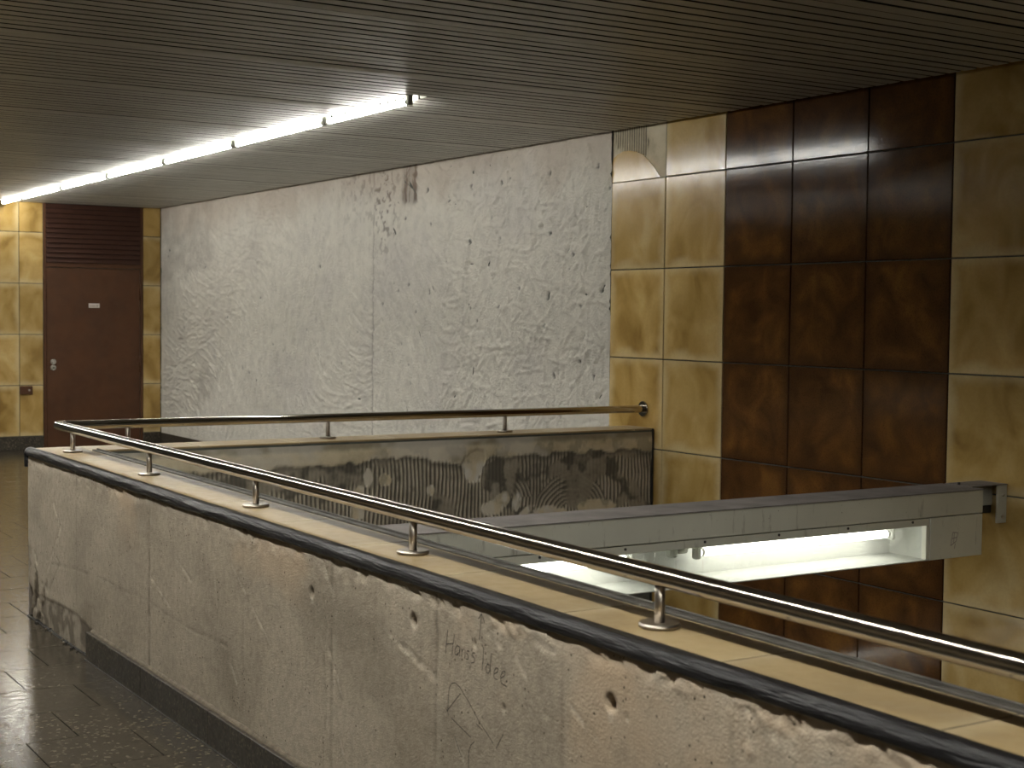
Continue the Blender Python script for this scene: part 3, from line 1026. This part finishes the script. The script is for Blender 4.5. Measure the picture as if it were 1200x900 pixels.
# --- pencil handwriting and drawing on the concrete
cp = lambda x, y: front_px(380 + x / 3.75, 660 + y / 3.75)
writing = {
    'pencil_word': [[(545, 292), (539, 345), (534, 398)], [(574, 312), (568, 360), (563, 405)], [(539, 355), (568, 352)],
                       [(598, 368), (586, 362), (577, 378), (577, 398), (586, 404), (595, 392), (599, 366), (598, 408)],
                       [(607, 372), (606, 412)], [(607, 388), (615, 376), (622, 382), (620, 418)],
                       [(640, 388), (632, 384), (627, 394), (637, 408), (634, 422), (624, 420)], [(653, 374), (650, 386)],
                       [(666, 396), (657, 392), (652, 404), (663, 418), (661, 436), (648, 438)],
                       ],
    'pencil_word.001': [[(703, 368), (700, 420), (696, 470)],
                       [(728, 448), (718, 442), (712, 460), (715, 480), (724, 484), (730, 465), (738, 395)], [(731, 462), (732, 492)],
                       [(748, 486), (764, 478), (768, 464), (758, 459), (748, 476), (748, 503), (764, 514)],
                       [(778, 505), (796, 494), (800, 478), (788, 474), (777, 496), (780, 526), (806, 542)]],
    'pencil_arrow': [[(684, 338), (688, 290), (694, 222)], [(694, 220), (680, 245)], [(694, 220), (708, 262)], [(650, 322), (652, 340)]],
    'pencil_outline': [[(545, 650), (547, 600), (552, 545), (562, 528), (578, 525), (600, 545), (640, 615), (680, 690), (745, 790)], [(540, 650), (602, 572)], [(538, 640), (548, 668)],
                       [(757, 815), (788, 755)], [(560, 680), (600, 720), (645, 765)], [(636, 900), (636, 830), (645, 800), (662, 783)], [(575, 760), (590, 810), (606, 855)], [(670, 705), (700, 735)]]}
for nm, strokes in writing.items():
    bm = bmesh.new()
    for st in strokes:
        pts = [np.array(cp(*q_)) for q_ in st]
        dense = []
        for p_, q_ in zip(pts[:-1], pts[1:]):
            n_ = max(2, int(np.hypot(*(q_ - p_)) / 0.008))
            dense += [p_ + (q_ - p_) * t / n_ for t in range(n_)]
        dense.append(pts[-1])
        prev = None
        for i, p_ in enumerate(dense):
            d = dense[min(i + 1, len(dense) - 1)] - dense[max(i - 1, 0)]
            d = d / (np.hypot(*d) + 1e-9); nn = np.array([-d[1], d[0]]) * 0.0012
            x = surf_x(p_[0], p_[1]) - 0.0006
            cur = [bm.verts.new((x, p_[0] + nn[0], p_[1] + nn[1])), bm.verts.new((x, p_[0] - nn[0], p_[1] - nn[1]))]
            if prev:
                bm.faces.new((prev[0], prev[1], cur[1], cur[0]))
            prev = cur
    link(nm, mesh_bm(bm), 'pencil_grey', fw)

# ================================================================== BLACK EDGE STRIP
yy = np.concatenate([np.arange(0.0, PY1 + 0.015, 0.02), [PY1 + 0.022]])
ringn = 14
Pts = np.zeros((len(yy), ringn + 1, 3))
for i, yv in enumerate(yy):
    n1 = float(fbm(np.array([yv * 2.2]), np.array([0.3]), 151)[0]) - 0.5
    n2 = float(fbm(np.array([yv * 5.0]), np.array([7.3]), 153)[0]) - 0.5
    far = 0.5 + 0.5 * math.tanh((yv - 4.2) / 0.8)
    bot = 0.865 + 0.012 * n1 + 0.008 * n2 - 0.006 * far
    outx = PX0 - 0.012 - 0.003 * n2
    top = PTOP + 0.004 + 0.003 * n1
    inx = PX0 + 0.044 + 0.006 * n2 - 0.018 * far
    sect = [(inx, PTOP - 0.006), (inx - 0.004, PTOP + 0.003), (inx - 0.020, top - 0.001), (PX0 + 0.022, top + 0.002), (PX0 + 0.008, top), (PX0 - 0.003, top - 0.005 - 0.004 * n1),
            (outx + 0.003, PTOP - 0.010), (outx, PTOP - 0.020), (outx + 0.0005, bot + 0.010), (outx + 0.003, bot + 0.003), (PX0 - 0.005, bot), (PX0 + 0.012, bot + 0.008), (PX0 + 0.012, PTOP - 0.02), (PX0 + 0.03, PTOP - 0.012)]
    for j, (x, z) in enumerate(sect + [sect[0]]):
        Pts[i, j] = (x, yv, z)
me = grid_mesh(Pts)
es = link('edge_strip', me, 'black_foil', None)
bmx = bmesh.new(); bmx.from_mesh(me)
bmesh.ops.remove_doubles(bmx, verts=bmx.verts, dist=1e-5)
bmesh.ops.holes_fill(bmx, edges=[e for e in bmx.edges if e.is_boundary], sides=30)
add_box(bmx, PX0 - 0.016, PX0 + 0.004, PY1 + 0.003, PY1 + 0.018, 0.80, 0.885, 0.003)
bmesh.ops.recalc_face_normals(bmx, faces=bmx.faces)
bmx.to_mesh(me); bmx.free()
tag(es, 'long wrinkled black plastic strip covering the front coping edge', 'edge strip')

# ================================================================== HANDRAIL
rail = empty('handrail', (2.148, 7.885, PTOP), 'brushed steel tube handrail on short posts along the parapet', 'handrail')
RX, RY, RYW, RR = 2.150, 7.955, 7.872, 0.0250
RYX = lambda x: RY + (RYW - RY) * (x - RX) / (WX - RX)
bm = bmesh.new()
seg = 28
path = [((RX, PNEAR + 0.1, RAILZ), (0, 1, 0)), ((RX, RY, RAILZ), None), ((WX - 0.006, RYW, RAILZ), (1, 0, 0))]
rings = []
for k, (c, d) in enumerate(path):
    ring = []
    for s in range(seg):
        a = 2 * math.pi * s / seg
        u_, v_ = RR * math.cos(a), RR * math.sin(a)
        if k == 0:
            p_ = (c[0] + u_, c[1], c[2] + v_)
        elif k == 1:
            p_ = (c[0] + u_, c[1] - u_, c[2] + v_)     # mitre plane
        else:
            p_ = (c[0], c[1] - u_, c[2] + v_)
        ring.append(bm.verts.new(p_))
    rings.append(ring)
for r1_, r2_ in zip(rings[:-1], rings[1:]):
    for s in range(seg):
        t_ = (s + 1) % seg
        f = bm.faces.new((r1_[s], r1_[t_], r2_[t_], r2_[s])); f.smooth = True
bm.faces.new(rings[0]); bm.faces.new(rings[-1][::-1])
bmesh.ops.recalc_face_normals(bm, faces=bm.faces)
for e in bm.edges:
    if e.verts[0] in rings[1] and e.verts[1] in rings[1]:
        e.smooth = False
link('rail', mesh_bm(bm), 'brushed_steel', rail)
post_me = cyl_mesh(0.0128, RAILZ - PTOP - 0.010, 'Z', 18)
fl_me = cyl_mesh(0.050, 0.012, 'Z', 32, 0.003)
scr_me = cyl_mesh(0.008, 0.005, 'Z', 12, 0.002)
zc = PTOP + (RAILZ - PTOP - 0.010) / 2
for (x, yv) in [(RX, v_) for v_ in (7.70, 6.470, 5.222, 3.967, 2.737, 1.49, 0.245)] + [(x_, RYX(x_)) for x_ in (2.52, 3.715, 4.935)]:
    o = link('post', post_me, 'satin_steel', rail, (x, yv, zc))
    fl = link('base_flange', fl_me, 'satin_steel', o, (x, yv, PTOP + 0.0062))
wf = link('wall_flange', cyl_mesh(0.052, 0.012, 'X', 32, 0.003), 'brushed_steel', rail, (WX - 0.0065, RYW, RAILZ))

# ================================================================== CEILING LAMPS
def ceiling_lamp(x, ya, yb, zt, matname, label, group, base_z):
    o = empty('ceiling_lamp', (x, (ya + yb) / 2, base_z), label, 'lamp', group)
    L = yb - ya
    box('batten', x - 0.025, x + 0.025, ya + 0.008, yb - 0.008, max(zt + 0.030, CZ + 0.025), max(zt + 0.030, CZ + 0.025) + 0.05, 'lamp_white', o, 0.003)
    for s, yv in ((1, ya + 0.022), (-1, yb - 0.022)):
        h = box('lamp_holder', x - 0.017, x + 0.017, yv - 0.014, yv + 0.014, zt - 0.022, max(zt + 0.030, CZ + 0.025), 'holder_plastic', o, 0.004)
    box('starter', x - 0.050, x - 0.0255, yb - 0.22, yb - 0.17, CZ + 0.012, CZ + 0.05, 'dark_plastic', o, 0.003)
    link('tube', cyl_mesh(0.0165, L - 0.074, 'Y', 16), matname, o, (x, (ya + yb) / 2, zt))
    for yv in (ya + 0.045, yb - 0.045):
        link('tube_cap', cyl_mesh(0.0175, 0.018, 'Y', 16), 'lock_metal', o, (x, yv, zt))
    return o


ZT = 2.886
ends = [7.65, 8.82, 10.41, 11.97, 13.54, 15.10, 16.67, 17.60]
names = ['nearest the viewer at the near end', 'second from the near end', 'third from the near end', 'the middle one of seven',
         'third from the far end', 'second from the far end', 'shortest, at the far end']
for a, b, s in zip(ends[:-1], ends[1:], names):
    ceiling_lamp(4.112, a, b, ZT, 'tube_light', 'bare fluorescent tube lamp in the lit ceiling row, ' + s, 'ceiling tube lamp row', CZ)
# second row in the next ceiling slot, left of the picture; its light runs along the handrail
for xr, y_hi, y_lo in ((1.0, 17.2, -3.5),):
    yb = y_hi
    while yb > y_lo:
        ceiling_lamp(xr, yb - 1.52, yb, 2.950, 'tube_light_recessed', 'recessed fluorescent tube lamp between the ceiling slats over the walkway', 'recessed lamp rows over the walkway', CZ)
        yb -= 1.52

# ================================================================== LIGHT BEAM OVER THE STAIRWELL
def light_beam(dy, dz, label):
    BX0, BX1, BY0, BY1 = PX1 + 0.022, 5.755, 4.80 + dy, 5.06 + dy
    BZ0, BZM, BZ1 = 0.497 + dz, 0.702 + dz, 0.815 + dz
    beam = empty('light_beam', ((BX0 + BX1) / 2, (BY0 + BY1) / 2, BZ0), label, 'lamp beam')
    box('upper_fascia', BX0, BX1, BY0, BY1, BZM, BZ1, 'grey_paint', beam, 0.003)
    box('top_sheet', BX0, BX1 + 0.004, BY0 - 0.004, BY1 + 0.004, BZ1, BZ1 + 0.004, 'beam_top_dust', beam)
    # lamp housing: open to the front, one sheet per side
    HX0, HX1 = BX0 + 0.02, 5.385
    t_ = 0.004
    box('housing_floor', HX0, HX1, BY0 + 0.001, BY1 - 0.004, BZ0, BZ0 + t_, 'inner_white', beam)
    box('housing_back', HX0, HX1, BY1 - 0.012, BY1 - 0.004, BZ0 + t_, BZM - 0.003, 'inner_white', beam)
    box('housing_roof', HX0, HX1, BY0 + 0.03, BY1 - 0.012, BZM - 0.0065, BZM - 0.003, 'inner_white', beam)
    box('housing_end', HX1 - t_, HX1, BY0 + 0.03, BY1 - 0.012, BZ0 + t_, BZM - 0.0065, 'inner_white', beam)
    box('housing_end', HX0, HX0 + t_, BY0 + 0.03, BY1 - 0.012, BZ0 + t_, BZM - 0.0065, 'inner_white', beam)
    hr = box('head_rail', HX0, HX1, BY0 + 0.004, BY0 + 0.0298, BZM - 0.038, BZM - 0.004, 'grey_paint', beam, 0.002)
    for k in range(7):
        xv = 2.75 + k * 0.42
        link('screw', cyl_mesh(0.006, 0.005, 'Y', 10), 'dark_plastic', hr, (xv, BY0 + 0.003, BZM - 0.016))
    box('end_stile', HX1 - 0.022, HX1, BY0 + 0.002, BY0 + 0.0298, BZ0 + t_, BZM - 0.038, 'grey_paint', beam, 0.002)
    eb = box('end_block', HX1 + 0.004, BX1, BY0 + 0.001, BY1 - 0.002, BZ0 - 0.001, BZM - 0.004, 'grey_paint', beam, 0.002)
    bm = bmesh.new()                      # faded scribble on the end block
    bx_, bz_ = px_on(1118, 632, 1, 4.80)[0], px_on(1118, 632, 1, 4.80)[2] + dz
    for (p_, q_) in (((-.022, -.030), (-.008, .034)), ((-.008, .034), (.026, .030)), ((.026, .030), (.016, -.010)), ((.016, -.010), (-.022, -.030)), ((-.014, .004), (.020, .008)), ((.002, .03), (-.002, -.02)), ((.010, -.02), (.004, -.045))):
        p_, q_ = np.array(p_), np.array(q_); d = (q_ - p_) / np.hypot(*(q_ - p_)); nn = np.array([-d[1], d[0]]) * 0.0022
        bm.faces.new([bm.verts.new((bx_ + c_[0], BY0 + 0.0004, bz_ + c_[1])) for c_ in (p_ + nn, p_ - nn, q_ - nn, q_ + nn)])
    link('faded_scribble', mesh_bm(bm), 'print_grey', eb)
    # panes of dusty clear acrylic in front of the tubes
    XJ = px_on(769, 660, 1, 4.82)[0]
    for a, b in ((HX0 + 0.002, XJ - 0.001), (XJ + 0.001, HX1 - 0.024)):
        box('pane', a, b, BY0 + 0.031, BY0 + 0.033, BZ0 + t_ + 0.001, BZM - 0.0075, 'dusty_acrylic', beam)
    # tubes, holders, starters, ballast
    TY, TZ = 4.945 + dy, 0.615 + dz
    for a, b in ((2.52, 3.735), (4.075, 5.285)):
        link('tube', cyl_mesh(0.0185, b - a - 0.05, 'X', 18), 'tube_light_beam', beam, ((a + b) / 2, TY, TZ))
        for xv, s in ((a + 0.008, 1), (b - 0.008, -1)):
            h = box('lamp_holder', xv - 0.016, xv + 0.016, TY - 0.020, TY + 0.020, TZ - 0.030, BZM - 0.007, 'holder_plastic', beam, 0.008)
            link('tube_cap', cyl_mesh(0.019, 0.018, 'X', 16), 'lock_metal', h, (xv + s * 0.026, TY, TZ))
    st_ = link('starter', cyl_mesh(0.021, 0.055, 'X', 16, 0.004), 'lamp_white', beam, (3.995, TY, TZ + 0.022))
    box('starter_holder', 3.925, 3.967, TY - 0.024, TY + 0.024, TZ - 0.012, BZM - 0.007, 'holder_plastic', beam, 0.010)
    # bracket to the wall
    box('bracket_arm', BX1, WX - 0.004, 4.96 + dy, 5.03 + dy, BZM + 0.005, BZ1 + 0.004, 'grey_paint', beam, 0.002)
    box('bracket_top', BX1, WX - 0.003, 4.868 + dy, 5.04 + dy, BZ1 + 0.0045, BZ1 + 0.008, 'beam_top_dust', beam)
    box('bracket_foot', BX1, WX - 0.004, 4.965 + dy, 5.005 + dy, BZM - 0.035, BZM + 0.003, 'dark_trim', beam, 0.002)
    wp = box('wall_plate', WX - 0.072, WX - 0.003, 4.872 + dy, 4.884 + dy, 0.628 + dz, BZ1 + 0.004, 'grey_paint', beam, 0.002)
    for zz_ in (0.66 + dz, 0.77 + dz):
        link('bolt', cyl_mesh(0.008, 0.006, 'Y', 8), 'lock_metal', wp, (WX - 0.036, 4.869 + dy, zz_))
    link('bolt', cyl_mesh(0.007, 0.016, 'Z', 8), 'dark_plastic', beam, (BX1 + 0.01, 4.96 + dy, BZ1 + 0.012))


light_beam(0, 0, 'grey sheet metal beam with fluorescent tubes spanning the stairwell')
light_beam(2.0, -1.2, 'second grey lamp beam lower down in the stairwell, mirrored in the brown tiles')

# ================================================================== SMALL THINGS
cpx = tag(box('cover_plate', 4.309, 4.455, DY - 0.016, DY - 0.002, 0.655, 0.752, 'door_brown', None, 0.003), 'small brown metal cover plate on the tiles left of the door', 'cover plate')
link('screw', cyl_mesh(0.012, 0.006, 'Y', 12), 'lock_metal', cpx, (4.415, DY - 0.018, 0.705))
